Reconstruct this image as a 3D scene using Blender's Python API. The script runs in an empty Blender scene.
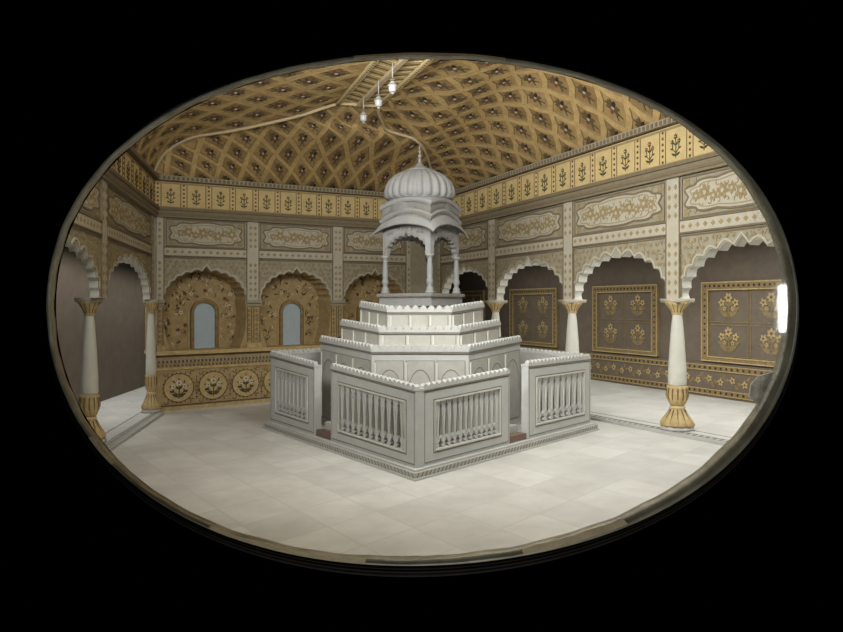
import bpy, bmesh, math, random
from mathutils import Vector, geometry
random.seed(7)
PI = math.pi
scn = bpy.context.scene
COL = scn.collection

# ------------------------------------------------------------------ camera, world, light, exposure
F_PX, EYE, HOR = 745.0, 2.0, 305.0
cam = bpy.data.cameras.new('camera'); camo = bpy.data.objects.new('camera', cam); COL.objects.link(camo)
cam.sensor_width = 36.0; cam.lens = F_PX / 843 * 36.0
cam.shift_y = -(316 - HOR) / 843
cam.clip_end = 200
camo.location = (0, 0, EYE); camo.rotation_euler = (PI / 2, 0, 0)
scn.camera = camo

w = bpy.data.worlds.new('world'); scn.world = w; w.use_nodes = True
w.node_tree.nodes['Background'].inputs[0].default_value = (0, 0, 0, 1)
w.node_tree.nodes['Background'].inputs[1].default_value = 0

def area(name, loc, target, sx, sy, power, col=(1, .96, .9), spread=180, rz=None):
    l = bpy.data.lights.new(name, 'AREA'); l.shape = 'RECTANGLE'; l.size = sx; l.size_y = sy
    l.energy = power; l.color = col; l.spread = math.radians(spread)
    o = bpy.data.objects.new(name, l); COL.objects.link(o); o.location = loc
    o.rotation_euler = (Vector(target) - Vector(loc)).to_track_quat('-Z', 'Y').to_euler()
    if rz is not None: o.rotation_euler = (0, 0, rz)
    return o
NEU = (.98, 1, .98)
area('hall_added_key', (-3.0, 6.5, 4.3), (3.2, 14.0, 2.0), 2.0, 1.2, 150, NEU, 150)  # unseen key light added high at the front left, inside the front wall
area('hall_fill', (1.0, 7.3, 4.9), (1.9, 10.6, 0), 1.8, 1.2, 145, NEU, 125)  # unseen fill added overhead to lift the right-hand faces of the platform
area('vault_fill', (-.4, 6.35, 4.6), (2.4, 13.0, 6.2), 2.6, .5, 200, NEU, 130)  # unseen fill added to brighten the coved ceiling
area('aisle_fill', (5.9, 12.0, 3.3), (0, 0, 0), 1.6, 8.0, 250, NEU, 180, .426)  # unseen fill added under the right aisle ceiling
area('aisle_fill', (2.5, 19.5, 3.3), (0, 0, 0), 1.4, 7.0, 110, NEU, 180, .426)  # further added fill for the far end of the right aisle
area('aisle_fill', (-6.0, 15.2, 3.2), (-6.0, 15.2, 0), .5, 8.0, 75, NEU, 120)  # added fill, out of view, for the left aisle
area('studio_lamp_and_fill', (11.9, -2.2, 1.95), (2.8, 5.8, 2.0), 1.0, 1.9, 300, NEU)  # studio lamp mirrored as the glare on the cover glass
area('studio_lamp_and_fill', (0, 4.4, -3.2), (0, 5.8, .6), 4.0, .6, 90, NEU)  # unseen fill added below the oval to brighten its lower rim
scn.view_settings.view_transform = 'Standard'
scn.view_settings.look = 'None'
scn.view_settings.gamma = 1.0
scn.view_settings.use_curve_mapping = False
scn.view_settings.exposure = -0.08

# ------------------------------------------------------------------ materials
def srgb(r, g, b):
    f = lambda c: (c / 255 / 12.92) if c / 255 <= .04045 else ((c / 255 + .055) / 1.055) ** 2.4
    return (f(r), f(g), f(b), 1)

def mat(name, rgb, rough=.75, var=.12, scale=9, bump=.15, metal=0, rgb2=None, spec=.25, fine=60):
    m = bpy.data.materials.new(name); m.use_nodes = True
    nt = m.node_tree; N = nt.nodes; L = nt.links; b = N['Principled BSDF']
    b.inputs['Roughness'].default_value = rough; b.inputs['Metallic'].default_value = metal
    b.inputs['Specular IOR Level'].default_value = spec
    tc = N.new('ShaderNodeTexCoord')
    n1 = N.new('ShaderNodeTexNoise'); n1.inputs['Scale'].default_value = scale; n1.inputs['Detail'].default_value = 6
    n1.inputs['Roughness'].default_value = .65
    L.new(tc.outputs['Object'], n1.inputs['Vector'])
    r = N.new('ShaderNodeValToRGB'); r.color_ramp.elements[0].position = .3; r.color_ramp.elements[1].position = .7
    c = srgb(*rgb)
    if rgb2: a_, b_ = srgb(*rgb2), c
    else:
        a_ = tuple(x * (1 - var) for x in c[:3]) + (1,); b_ = tuple(min(1, x * (1 + var)) for x in c[:3]) + (1,)
    r.color_ramp.elements[0].color = a_; r.color_ramp.elements[1].color = b_
    L.new(n1.outputs['Fac'], r.inputs['Fac']); L.new(r.outputs['Color'], b.inputs['Base Color'])
    if bump:
        n2 = N.new('ShaderNodeTexNoise'); n2.inputs['Scale'].default_value = fine; n2.inputs['Detail'].default_value = 4
        L.new(tc.outputs['Object'], n2.inputs['Vector'])
        bp = N.new('ShaderNodeBump'); bp.inputs['Strength'].default_value = bump; bp.inputs['Distance'].default_value = .01
        L.new(n2.outputs['Fac'], bp.inputs['Height']); L.new(bp.outputs['Normal'], b.inputs['Normal'])
    return m

M = {}
M['marble'] = mat('white_marble', (184, 183, 178), .6, .07, 5)
M['marble_line'] = mat('marble_groove', (128, 120, 108), .8, .1)
M['marble_panel'] = mat('marble_panel', (174, 171, 162), .7, .1, 6)
M['gap_shade'] = mat('marble_gap_shade', (112, 105, 94), .8, .12, 6)  # darkened to paint the shade in the gaps between balusters
M['shaft'] = mat('shaft_marble', (205, 202, 190), .4, .06, 6)
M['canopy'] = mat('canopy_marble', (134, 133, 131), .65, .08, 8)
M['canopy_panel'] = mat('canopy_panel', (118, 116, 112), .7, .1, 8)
M['rose'] = mat('rose_stone', (118, 98, 86), .8, .1)
M['gold'] = mat('gilding', (186, 162, 114), .55, .22, 14, .3)
M['gold_wall'] = mat('gilded_plaster', (168, 145, 104), .7, .25, 10, .3)
M['gold_dark'] = mat('aged_gilding', (138, 118, 82), .7, .25, 12, .3)
M['gold_light'] = mat('bright_gilding', (202, 182, 138), .5, .15, 14, .2)
M['yellow'] = mat('yellow_gilt_band', (208, 184, 132), .65, .12, 7, .2)
M['brown'] = mat('brown_paint', (104, 86, 62), .8, .2, 12)
M['brown_d'] = mat('dark_brown_paint', (64, 50, 36), .8, .2, 12)
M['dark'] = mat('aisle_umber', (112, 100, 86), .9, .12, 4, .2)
M['cream'] = mat('cream_plaster', (186, 178, 160), .8, .08, 6, .2)
M['cream_d'] = mat('buff_plaster', (160, 152, 132), .8, .12, 8, .2)
M['ochre'] = mat('ochre_inlay', (158, 140, 102), .8, .15, 20)
M['taupe'] = mat('taupe_line', (126, 112, 88), .8, .12, 12)
M['grey'] = mat('grey_moulding', (134, 122, 100), .8, .12, 10)
M['green'] = mat('green_inlay', (84, 80, 56), .8, .2, 20)
M['red'] = mat('red_inlay', (122, 74, 54), .8, .2, 20)
M['ivory'] = mat('ivory_inlay', (206, 196, 172), .7, .08, 20)
M['cof'] = mat('coffer_ground', (166, 138, 92), .8, .25, 8, .3)
M['cof2'] = mat('aged_coffer_ground', (148, 121, 80), .8, .25, 8, .3)
M['rib'] = mat('coffer_rib', (190, 160, 108), .7, .2, 10, .3)
M['groin'] = mat('groin_cord', (196, 176, 142), .7, .1, 10)
M['glasswhite'] = mat('opal_glass', (200, 200, 200), .3, .05, 10, 0, spec=.5)
M['black'] = mat('black_mount', (0, 0, 0), 1, 0, 5, 0, spec=0)
M['casing'] = mat('dark_casing', (26, 22, 19), .8, .3, 6, .4, spec=.1)
M['edge'] = mat('glass_edge', (150, 146, 124), .35, .3, 3.5, .5, rgb2=(104, 98, 82), spec=.5, fine=25)
M['chip'] = mat('flaked_patch', (222, 218, 208), .6, .2, 14, 1.0, rgb2=(140, 134, 124), fine=30)
M['tape'] = mat('buff_tape', (190, 172, 138), .7, .2, 8, .4)

def pane_mat():
    m = mat('lattice_pane', (150, 166, 172), .5, .08, 12, 0)
    nt = m.node_tree; b = nt.nodes['Principled BSDF']
    b.inputs['Emission Color'].default_value = srgb(170, 186, 190); b.inputs['Emission Strength'].default_value = .16
    return m
M['pane'] = pane_mat()

def floor_mat(name, n1, n2, size, base, line, lw=.018, tone=.08):
    """square slabs: grout lines perpendicular to directions n1 and n2"""
    m = bpy.data.materials.new(name); m.use_nodes = True
    nt = m.node_tree; N = nt.nodes; L = nt.links; b = N['Principled BSDF']
    b.inputs['Roughness'].default_value = .5; b.inputs['Specular IOR Level'].default_value = .3
    g = N.new('ShaderNodeNewGeometry')
    def mth(op, a, c=None):
        n = N.new('ShaderNodeMath'); n.operation = op
        for i, x in enumerate((a, c)):
            if x is None: continue
            if isinstance(x, (int, float)): n.inputs[i].default_value = x
            else: L.new(x, n.inputs[i])
        return n.outputs[0]
    fl, ln = [], []
    for nn in (n1, n2):
        d = N.new('ShaderNodeVectorMath'); d.operation = 'DOT_PRODUCT'
        L.new(g.outputs['Position'], d.inputs[0]); d.inputs[1].default_value = (nn[0] / size, nn[1] / size, 0)
        u = d.outputs['Value']
        fl.append(mth('FLOOR', u))
        fr = mth('FRACT', u)
        dist = mth('ABSOLUTE', mth('SUBTRACT', fr, .5))
        ln.append(mth('GREATER_THAN', dist, .5 - lw / size))
    cb = N.new('ShaderNodeCombineXYZ'); L.new(fl[0], cb.inputs[0]); L.new(fl[1], cb.inputs[1])
    wn = N.new('ShaderNodeTexWhiteNoise'); wn.noise_dimensions = '3D'; L.new(cb.outputs[0], wn.inputs['Vector'])
    c = srgb(*base)
    r = N.new('ShaderNodeValToRGB')
    r.color_ramp.elements[0].color = tuple(x * (1 - tone) for x in c[:3]) + (1,)
    r.color_ramp.elements[1].color = tuple(x * (1 + tone) for x in c[:3]) + (1,)
    L.new(wn.outputs['Value'], r.inputs['Fac'])
    nz = N.new('ShaderNodeTexNoise'); nz.inputs['Scale'].default_value = 1.6; nz.inputs['Detail'].default_value = 9; nz.inputs['Roughness'].default_value = .7
    L.new(g.outputs['Position'], nz.inputs['Vector'])
    r2 = N.new('ShaderNodeValToRGB'); r2.color_ramp.elements[0].position = .32; r2.color_ramp.elements[1].position = .72
    r2.color_ramp.elements[0].color = (.80, .78, .76, 1); r2.color_ramp.elements[1].color = (1.06, 1.05, 1.03, 1)
    L.new(nz.outputs['Fac'], r2.inputs['Fac'])
    mu = N.new('ShaderNodeMix'); mu.data_type = 'RGBA'; mu.blend_type = 'MULTIPLY'; mu.inputs[0].default_value = 1
    L.new(r.outputs['Color'], mu.inputs[6]); L.new(r2.outputs['Color'], mu.inputs[7])
    mx = N.new('ShaderNodeMix'); mx.data_type = 'RGBA'
    L.new(mth('MULTIPLY', mth('MAXIMUM', ln[0], ln[1]), .8), mx.inputs[0])
    L.new(mu.outputs[2], mx.inputs[6]); mx.inputs[7].default_value = srgb(*line)
    L.new(mx.outputs[2], b.inputs['Base Color'])
    return m

# ------------------------------------------------------------------ mesh building
class MB:
    def __init__(s): s.v = []; s.f = []; s.m = []; s.sm = []; s.mats = []
    def mi(s, name):
        if name not in s.mats: s.mats.append(name)
        return s.mats.index(name)
    def add(s, vs, fs, mt, smooth=False):
        o = len(s.v); s.v += [tuple(p) for p in vs]; k = s.mi(mt)
        for f in fs: s.f.append(tuple(i + o for i in f)); s.m.append(k); s.sm.append(smooth)
    def prism(s, poly, F, d0, d1, mt, side=None, back=True, tess=True):
        """2-D outline (s,h) mapped by F(s,h,off); d0 is the rear offset, d1 the front one"""
        n = len(poly)
        if tess and n > 4:
            tr = [tuple(t) for t in geometry.tessellate_polygon([[Vector((p[0], p[1], 0)) for p in poly]])]
        else: tr = [tuple(range(n))]
        s.add([F(p[0], p[1], d1) for p in poly], tr, mt)
        if back: s.add([F(p[0], p[1], d0) for p in poly], [t[::-1] for t in tr], side or mt)
        vs = [F(p[0], p[1], d0) for p in poly] + [F(p[0], p[1], d1) for p in poly]
        s.add(vs, [(i, (i + 1) % n, n + (i + 1) % n, n + i) for i in range(n)], side or mt)
    def rect(s, s0, s1, h0, h1, F, d0, d1, mt, seg=1, side=None):
        for i in range(seg):
            a = s0 + (s1 - s0) * i / seg; b = s0 + (s1 - s0) * (i + 1) / seg
            s.prism([(a, h0), (b, h0), (b, h1), (a, h1)], F, d0, d1, mt, side)
    def inlay(s, poly, F, off, mt, th=.006):
        n = len(poly)
        c = (sum(p[0] for p in poly) / n, sum(p[1] for p in poly) / n)
        fs = [tuple(range(n))]
        vs = [F(p[0], p[1], off + th) for p in poly] + [F(p[0], p[1], off - .002) for p in poly]
        fs += [(i, (i + 1) % n, n + (i + 1) % n, n + i) for i in range(n)]
        s.add(vs, fs, mt)
    def line(s, pts, wd, F, off, mt, closed=False, th=.006):
        n = len(pts); L, R = [], []
        for i in range(n):
            a = pts[(i - 1) % n] if (closed or i > 0) else pts[i]
            b = pts[(i + 1) % n] if (closed or i < n - 1) else pts[i]
            dx, dy = b[0] - a[0], b[1] - a[1]; l = math.hypot(dx, dy) or 1
            nx, ny = -dy / l * wd / 2, dx / l * wd / 2
            L.append((pts[i][0] + nx, pts[i][1] + ny)); R.append((pts[i][0] - nx, pts[i][1] - ny))
        vs = [F(p[0], p[1], off + th) for p in L] + [F(p[0], p[1], off + th) for p in R] \
           + [F(p[0], p[1], off - .002) for p in L] + [F(p[0], p[1], off - .002) for p in R]
        fs = []
        for i in range(n if closed else n - 1):
            j = (i + 1) % n
            fs += [(i, j, n + j, n + i), (i, 2 * n + i, 2 * n + j, j), (n + i, n + j, 3 * n + j, 3 * n + i)]
        s.add(vs, fs, mt)
    def lathe(s, prof, c, mt, n=20, flute=0, amp=0, phase=0, sx=1, sy=1):
        vs, fs = [], []
        for (r, z) in prof:
            for i in range(n):
                a = 2 * PI * i / n + phase
                rr = r * (1 + amp * abs(math.cos(flute * a / 2))) if flute else r
                vs.append((c[0] + rr * math.cos(a) * sx, c[1] + rr * math.sin(a) * sy, c[2] + z))
        for k in range(len(prof) - 1):
            for i in range(n):
                j = (i + 1) % n
                fs.append((k * n + i, k * n + j, (k + 1) * n + j, (k + 1) * n + i))
        fs.append(tuple(range(n))[::-1]); fs.append(tuple(range((len(prof) - 1) * n, len(prof) * n)))
        s.add(vs, fs, mt, True)
    def tube(s, pts, r, mt, n=8):
        pts = [Vector(p) for p in pts]; vs, fs = [], []
        for i, p in enumerate(pts):
            t = (pts[min(i + 1, len(pts) - 1)] - pts[max(i - 1, 0)]).normalized()
            u = t.orthogonal().normalized() if i == 0 else (pu - t * pu.dot(t)).normalized()
            pu = u; v = t.cross(u)
            for k in range(n):
                a = 2 * PI * k / n; vs.append(p + (u * math.cos(a) + v * math.sin(a)) * r)
        for i in range(len(pts) - 1):
            for k in range(n):
                j = (k + 1) % n; fs.append((i * n + k, i * n + j, (i + 1) * n + j, (i + 1) * n + k))
        fs.append(tuple(range(n))[::-1]); fs.append(tuple(range(len(vs) - n, len(vs))))
        s.add(vs, fs, mt, True)
    def box(s, x0, x1, y0, y1, z0, z1, mt):
        s.prism([(x0, y0), (x1, y0), (x1, y1), (x0, y1)], lambda a, b, o: (a, b, o), z0, z1, mt)
    def build(s, name, parent=None, recalc=True):
        me = bpy.data.meshes.new(name)
        org = parent.get('_o', None) if parent is not None else None
        vs = s.v
        if org is not None: vs = [(p[0] - org[0], p[1] - org[1], p[2] - org[2]) for p in vs]
        me.from_pydata(vs, [], s.f)
        for mt in s.mats: me.materials.append(M[mt])
        me.polygons.foreach_set('material_index', s.m)
        me.polygons.foreach_set('use_smooth', s.sm)
        if recalc:
            bm = bmesh.new(); bm.from_mesh(me); bmesh.ops.recalc_face_normals(bm, faces=bm.faces); bm.to_mesh(me); bm.free()
        me.update()
        o = bpy.data.objects.new(name, me); COL.objects.link(o)
        if parent is not None:
            o.parent = parent
            if org is not None: o['_o'] = list(org)
        return o

def empty(name, loc, label=None, cat=None, group=None, structure=False):
    o = bpy.data.objects.new(name, None); COL.objects.link(o); o.location = loc; o['_o'] = list(loc)
    o.empty_display_size = .2
    tag(o, label, cat, group, 'structure' if structure else None)
    return o
def tag(o, label=None, cat=None, group=None, kind=None):
    if label: o['label'] = label
    if cat: o['category'] = cat
    if group: o['group'] = group
    if kind: o['kind'] = kind
    return o
def copy_tree(o, parent=None):
    c = o.copy(); COL.objects.link(c)
    if parent is not None: c.parent = parent
    for ch in list(o.children): copy_tree(ch, c)
    return c

# ------------------------------------------------------------------ 2-D ornament
def leaf(x, y, ang, l, wd):
    c, s = math.cos(ang), math.sin(ang)
    return [(x + c * a - s * b, y + s * a + c * b) for a, b in ((0, 0), (l * .35, wd / 2), (l * .75, wd * .35), (l, 0), (l * .75, -wd * .35), (l * .35, -wd / 2))]
def disc(x, y, r, n=8, ry=None):
    return [(x + r * math.cos(2 * PI * i / n), y + (ry or r) * math.sin(2 * PI * i / n)) for i in range(n)]
def rosette(mb, F, x, y, r, off, pet, core, n=5):
    a0 = random.random() * 6
    for k in range(n): mb.inlay(leaf(x, y, a0 + 2 * PI * k / n, r, r * .62), F, off, pet)
    if core: mb.inlay(disc(x, y, r * .28, 6), F, off + .006, core)
def bouquet(mb, F, x, y, w_, h_, off, stem='green', flo='red', core='ochre'):
    """stem with paired leaves and five blossoms, base at x,y"""
    mb.line([(x, y), (x + .02 * w_, y + h_ * .5), (x, y + h_ * .85)], w_ * .05, F, off, stem)
    for sx in (-1, 1):
        mb.line([(x, y + h_ * .2), (x + sx * w_ * .25, y + h_ * .35), (x + sx * w_ * .3, y + h_ * .62)], w_ * .045, F, off, stem)
        mb.inlay(leaf(x, y + h_ * .08, PI / 2 - sx * 1.1, w_ * .42, w_ * .16), F, off, stem)
        mb.inlay(leaf(x + sx * w_ * .22, y + h_ * .36, PI / 2 - sx * 1.3, w_ * .28, w_ * .12), F, off, stem)
        mb.inlay(leaf(x, y + h_ * .5, PI / 2 - sx * .8, w_ * .3, w_ * .12), F, off, stem)
        rosette(mb, F, x + sx * w_ * .3, y + h_ * .66, w_ * .15, off + .004, flo, core)
    rosette(mb, F, x, y + h_ * .86, w_ * .18, off + .004, flo, core, 6)
def scroll(mb, F, x, y, r, off, mt, a0, sgn=1, wd=.014):
    pts = [(x + r * (1 - .16 * k) * math.cos(a0 + sgn * k * .8), y + r * (1 - .16 * k) * math.sin(a0 + sgn * k * .8)) for k in range(6)]
    mb.line(pts, wd, F, off, mt)
def inside(p, poly):
    x, y = p; r = False; n = len(poly)
    for i in range(n):
        x1, y1 = poly[i]; x2, y2 = poly[(i + 1) % n]
        if (y1 > y) != (y2 > y) and x < (x2 - x1) * (y - y1) / (y2 - y1) + x1: r = not r
    return r
def arabesque(mb, F, poly, step, off, mt, mt2, margin=.03):
    xs = [p[0] for p in poly]; ys = [p[1] for p in poly]
    y = min(ys) + step * .5; row = 0
    while y < max(ys):
        x = min(xs) + step * (.5 if row % 2 else .9)
        while x < max(xs):
            if all(inside((x + dx * (step * .5 + margin), y + dy * (step * .5 + margin)), poly) for dx in (-1, 1) for dy in (-1, 1)):
                sg = random.choice((-1, 1)); a0 = random.random() * 6.28
                scroll(mb, F, x, y, step * .46, off, mt, a0, sg, step * .1)
                rosette(mb, F, x, y, step * .22, off + .004, mt2, None, 4)
                mb.inlay(leaf(x + step * .45 * math.cos(a0), y + step * .45 * math.sin(a0), a0 + 1, step * .35, step * .16), F, off, mt2)
            x += step
        y += step * .9; row += 1
def lobed(cx, cy, a, b, n=10, amp=.1):
    """horizontal cartouche outline with lobes and pointed ends"""
    pts = []
    N = 56
    for i in range(N):
        t = 2 * PI * i / N
        c, s = math.cos(t), math.sin(t)
        k = 1 + amp * abs(math.sin(t * n / 2)) - amp / 2
        x = a * (abs(c) ** .75) * (1 if c > 0 else -1) * k; y = b * (abs(s) ** .6) * (1 if s > 0 else -1) * (1 + amp * 1.6 * abs(math.sin(t * n / 2)) - amp)
        pts.append((cx + x, cy + y))
    return pts
def cusp_arch(cx, a, hs, hc, n=5, bulge=.3, tip=.16, below=None):
    """multifoil pointed arch from the left springing to the right one; cusps point inwards"""
    rise = (hc - hs)
    B = []
    for i in range(n + 1):
        ph = (PI / 2) * (i / (n + .35))
        B.append((-a * math.cos(ph) ** .9, hs + rise * (1 - tip) * math.sin(ph) ** 1.05))
    half = [B[0]]
    for i in range(n):
        (x0, y0), (x1, y1) = B[i], B[i + 1]
        dx, dy = x1 - x0, y1 - y0; l = math.hypot(dx, dy); nx, ny = -dy / l, dx / l
        for k in range(1, 6):
            t = k / 5; bl = math.sin(PI * t) * bulge * l
            half.append((x0 + dx * t + nx * bl, y0 + dy * t + ny * bl))
    half.append((half[-1][0] * .45, hc - rise * tip * .42)); half.append((0, hc))
    full = half + [(-x, y) for x, y in half[-2::-1]]
    return [(cx + x, y) for x, y in full]

# ------------------------------------------------------------------ wall frame
class Wall:
    """P0 -> P1 along the wall, off > 0 towards the room; heights above 2.1 stretch to the local cornice height"""
    def __init__(s, P0, P1, room, H0, H1):
        s.P = Vector((P0[0], P0[1], 0)); d = Vector((P1[0] - P0[0], P1[1] - P0[1], 0)); s.L = d.length; s.d = d.normalized()
        n = Vector((-s.d.y, s.d.x, 0))
        if n.dot(Vector((room[0], room[1], 0)) - s.P) < 0: n = -n
        s.n = n; s.H0, s.H1 = H0, H1
    def H(s, a): return s.H0 + (s.H1 - s.H0) * a / s.L
    def F(s, a, h, off):
        z = h if h <= 2.1 else 2.1 + (h - 2.1) / 2.5 * (s.H(a) - 2.1)
        p = s.P + s.d * a + s.n * off
        return (p.x, p.y, z)

ROOM = (0, 12)
A = (-4.92, 13.67); B = (.41, 18.0)
WB = Wall(A, B, ROOM, 4.385, 4.61)
rd = (4.10, -7.36); RW = 1.47
R_end = (B[0] + rd[0] * RW, B[1] + rd[1] * RW)
WR = Wall(B, R_end, ROOM, 4.61, 4.61 + .372 * RW)
LK = 2.35
L_end = (A[0] + .43 * LK, A[1] - 3.17 * LK)
WL = Wall(A, L_end, ROOM, 4.385, 4.385 + .19 * LK)
lenR = WR.L / RW; lenL = WL.L / LK
HTOP = {'panel0': 3.175, 'panel1': 3.725}

# ------------------------------------------------------------------ setting: floor, aisles, outer walls
vFL = Vector((-2.46, 3.59)).normalized(); vFR = Vector((2.85, 3.41)).normalized()
M['floor'] = floor_mat('hall_floor_slabs', (-vFL.y, vFL.x), (-vFR.y, vFR.x), .62, (201, 200, 194), (184, 179, 169), .010)
mb = MB(); mb.box(-13, 14, 5.94, 31, -.2, 0, 'floor'); fl = mb.build('floor'); tag(fl, 'pale marble floor laid in diagonal slabs', None, None, 'structure')
OR0, OR1 = (4.52 - 2.3 * 1.9, 20.2 + 5.07 * 1.9), (4.52 + 2.3 * 2.8, 20.2 - 5.07 * 2.8)
WO = Wall(OR0, OR1, ROOM, 4.6, 4.6); qs = WO.L / 4.7
def q2s(q): return (q + 1.9) * qs
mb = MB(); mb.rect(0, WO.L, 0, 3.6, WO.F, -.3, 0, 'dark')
# dado with gilt border and scrolling vine
mb.rect(0, WO.L, 0, .74, WO.F, 0, .05, 'dark'); 
for h0, h1 in ((.06, .17), (.58, .69)):
    mb.rect(0, WO.L, h0, h1, WO.F, .05, .06, 'gold_dark')
    x = .1
    while x < WO.L:
        mb.inlay(disc(x, (h0 + h1) / 2, .03, 6), WO.F, .061, 'brown_d'); x += .15
    for hh in (h0, h1): mb.rect(0, WO.L, hh - .008, hh + .008, WO.F, .06, .068, 'gold')
x = q2s(-1.9) + .2
k = 0
while x < WO.L - .2:
    sg = 1 if k % 2 else -1
    mb.line([(x - .16, .375 - sg * .07), (x - .06, .375 - sg * .02), (x, .375 + sg * .07), (x + .1, .375 + sg * .06), (x + .16, .375 - .0)], .02, WO.F, .051, 'gold_dark')
    rosette(mb, WO.F, x, .375 - sg * .03, .085, .055, 'gold', 'brown')
    mb.inlay(leaf(x + .06, .375 + sg * .06, sg * .8, .13, .06), WO.F, .052, 'gold_dark')
    mb.inlay(leaf(x - .08, .375 - sg * .06, PI - sg * .6, .12, .06), WO.F, .052, 'gold_dark')
    x += .32; k += 1
tag(mb.build('wall_outer_right'), 'dark umber aisle wall with a gilt vine dado behind the right arcade', None, None, 'structure')
# left outer wall and ends
OL0, OL1 = (-6.95, 20.5), (-6.05, 6.0)
WOL = Wall(OL0, OL1, ROOM, 4.6, 4.6)
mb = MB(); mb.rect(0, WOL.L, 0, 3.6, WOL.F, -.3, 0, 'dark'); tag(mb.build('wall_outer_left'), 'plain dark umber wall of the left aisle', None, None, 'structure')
mb = MB(); mb.box(-7.6, 2.5, 29.5, 29.8, 0, 3.6, 'dark'); mb.box(-7.6, -2.2, 20.5, 20.8, 0, 3.6, 'dark')
tag(mb.build('wall_rear'), 'dark end wall of the aisles', None, None, 'structure')

# aisle ceilings
mb = MB()
WRb = lambda a, off: WR.F(a, 0, off)
p = [WR.F(-2, 0, -.32)[:2], WR.F(WR.L, 0, -.32)[:2], (11.6, 6.0), (0.0, 29.8), (-2.5, 29.8)]
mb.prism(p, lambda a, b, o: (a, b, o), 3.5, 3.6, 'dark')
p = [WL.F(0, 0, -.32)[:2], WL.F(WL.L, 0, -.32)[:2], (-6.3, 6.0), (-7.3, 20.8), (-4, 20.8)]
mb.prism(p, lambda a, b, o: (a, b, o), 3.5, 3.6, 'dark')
tag(mb.build('ceiling_aisle'), 'flat dark ceiling over the side aisles', None, None, 'structure')

# doors of the right aisle: gilt framed double leaves with flower panels, set above the dado
for i, (q0, q1) in enumerate(((-1.52, -1.02), (-.714, -.249), (.049, .493), (.741, 1.20))):
    a0, a1 = q2s(q0), q2s(q1); h0, h1 = .78, 2.5
    c = WO.F((a0 + a1) / 2, h0, .0)
    d = empty('door_%d' % (i + 1), c, ['small gilded door farthest back, seen beneath the canopy', 'gilded door behind the second arch from the back corner',
              'gilded double door in the middle of the right aisle', 'gilded double door at the far right under the glare'][i], 'door', None, True)
    f = MB()
    for (x0, x1, y0, y1) in ((a0, a1, h1 - .17, h1), (a0, a1, h0, h0 + .1), (a0, a0 + .2, h0 + .1, h1 - .17), (a1 - .2, a1, h0 + .1, h1 - .17)):
        f.rect(x0, x1, y0, y1, WO.F, 0, .07, 'gold_dark')
    def ringln(m_, x0, x1, y0, y1, wd, off, mt):
        m_.line([(x0, y0), (x1, y0), (x1, y1), (x0, y1)], wd, WO.F, off, mt, True, .012)
    ringln(f, a0 + .015, a1 - .015, h0 + .01, h1 - .015, .03, .07, 'gold'); ringln(f, a0 + .19, a1 - .19, h0 + .1, h1 - .17, .03, .07, 'gold')
    x = a0 + .12
    while x < a1 - .08: f.inlay(disc(x, h1 - .09, .03, 6), WO.F, .071, 'brown_d'); x += .13
    y = h0 + .16
    while y < h1 - .18:
        for xx in (a0 + .1, a1 - .1): f.inlay(disc(xx, y, .025, 6), WO.F, .071, 'brown_d')
        y += .13
    f.build('door_frame', d)
    mid = (a0 + a1) / 2
    for (x0, x1) in ((a0 + .2, mid), (mid, a1 - .2)):
        lf = MB(); y0, y1 = h0 + .1, h1 - .17; ym = (y0 + y1) / 2
        lf.rect(x0, x1, y0, y1, WO.F, 0, .03, 'dark')
        for (b0, b1) in ((y0, ym), (ym, y1)):
            lf.line([(x0 + .03, b0 + .03), (x1 - .03, b0 + .03), (x1 - .03, b1 - .03), (x0 + .03, b1 - .03)], .022, WO.F, .03, 'gold_dark', True, .012)
        lo = lf.build('door_leaf', d)
        for (b0, b1) in ((y0, ym), (ym, y1)):
            fw = MB(); cx = (x0 + x1) / 2; hh = (b1 - b0) - .2
            bouquet(fw, WO.F, cx, b0 + .1, (x1 - x0) * .58, hh, .036, 'gold_dark', 'gold', 'brown')
            for sx in (-1, 1): rosette(fw, WO.F, cx + sx * (x1 - x0) * .10, b0 + .1 + hh * .42, .055, .04, 'gold', 'brown')
            fw.build('flower_panel', lo)

# ------------------------------------------------------------------ shared upper decoration
def moulded(mb, Wl, s0, s1, seg):
    F = Wl.F
    mb.rect(s0, s1, 3.0, 4.6, F, -.12, 0, 'cream_d', seg)
    mb.rect(s0, s1, 3.76, 3.95, F, 0, .09, 'grey', seg)
    mb.rect(s0, s1, 3.80, 3.84, F, .09, .11, 'taupe', seg); mb.rect(s0, s1, 3.90, 3.95, F, .09, .13, 'taupe', seg)
    # bead cornice
    mb.rect(s0, s1, 4.5, 4.6, F, 0, .1, 'cream_d', seg); mb.rect(s0, s1, 4.485, 4.505, F, 0, .12, 'brown', seg)
    x = s0 + .05
    while x < s1 - .03:
        mb.rect(x, x + .045, 4.52, 4.58, F, .1, .115, 'taupe'); x += .09
def yellow_band(Wl, s0, s1, name, parent, period=.5):
    b = MB(); F = Wl.F; n = max(1, round((s1 - s0) / period)); p = (s1 - s0) / n
    b.rect(s0, s1, 3.95, 4.49, F, 0, .03, 'yellow', n)
    b.rect(s0, s1, 3.955, 3.985, F, .03, .04, 'ochre', n); b.rect(s0, s1, 4.44, 4.47, F, .03, .04, 'ochre', n)
    for i in range(n):
        x = s0 + i * p
        for xx in (x + .01, x + .13): b.line([(xx, 3.98), (xx, 4.45)], .012, F, .03, 'brown')
        for k in range(6): b.inlay(disc(x + .07, 4.01 + k * .083, .022, 6), F, .03, ('brown', 'red')[k % 2])
        bouquet(b, F, x + .13 + (p - .13) / 2, 4.03, (p - .13) * .55, .34, .032, 'green', 'green' if i % 3 else 'red', 'yellow')
    return b.build(name, parent)
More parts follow.
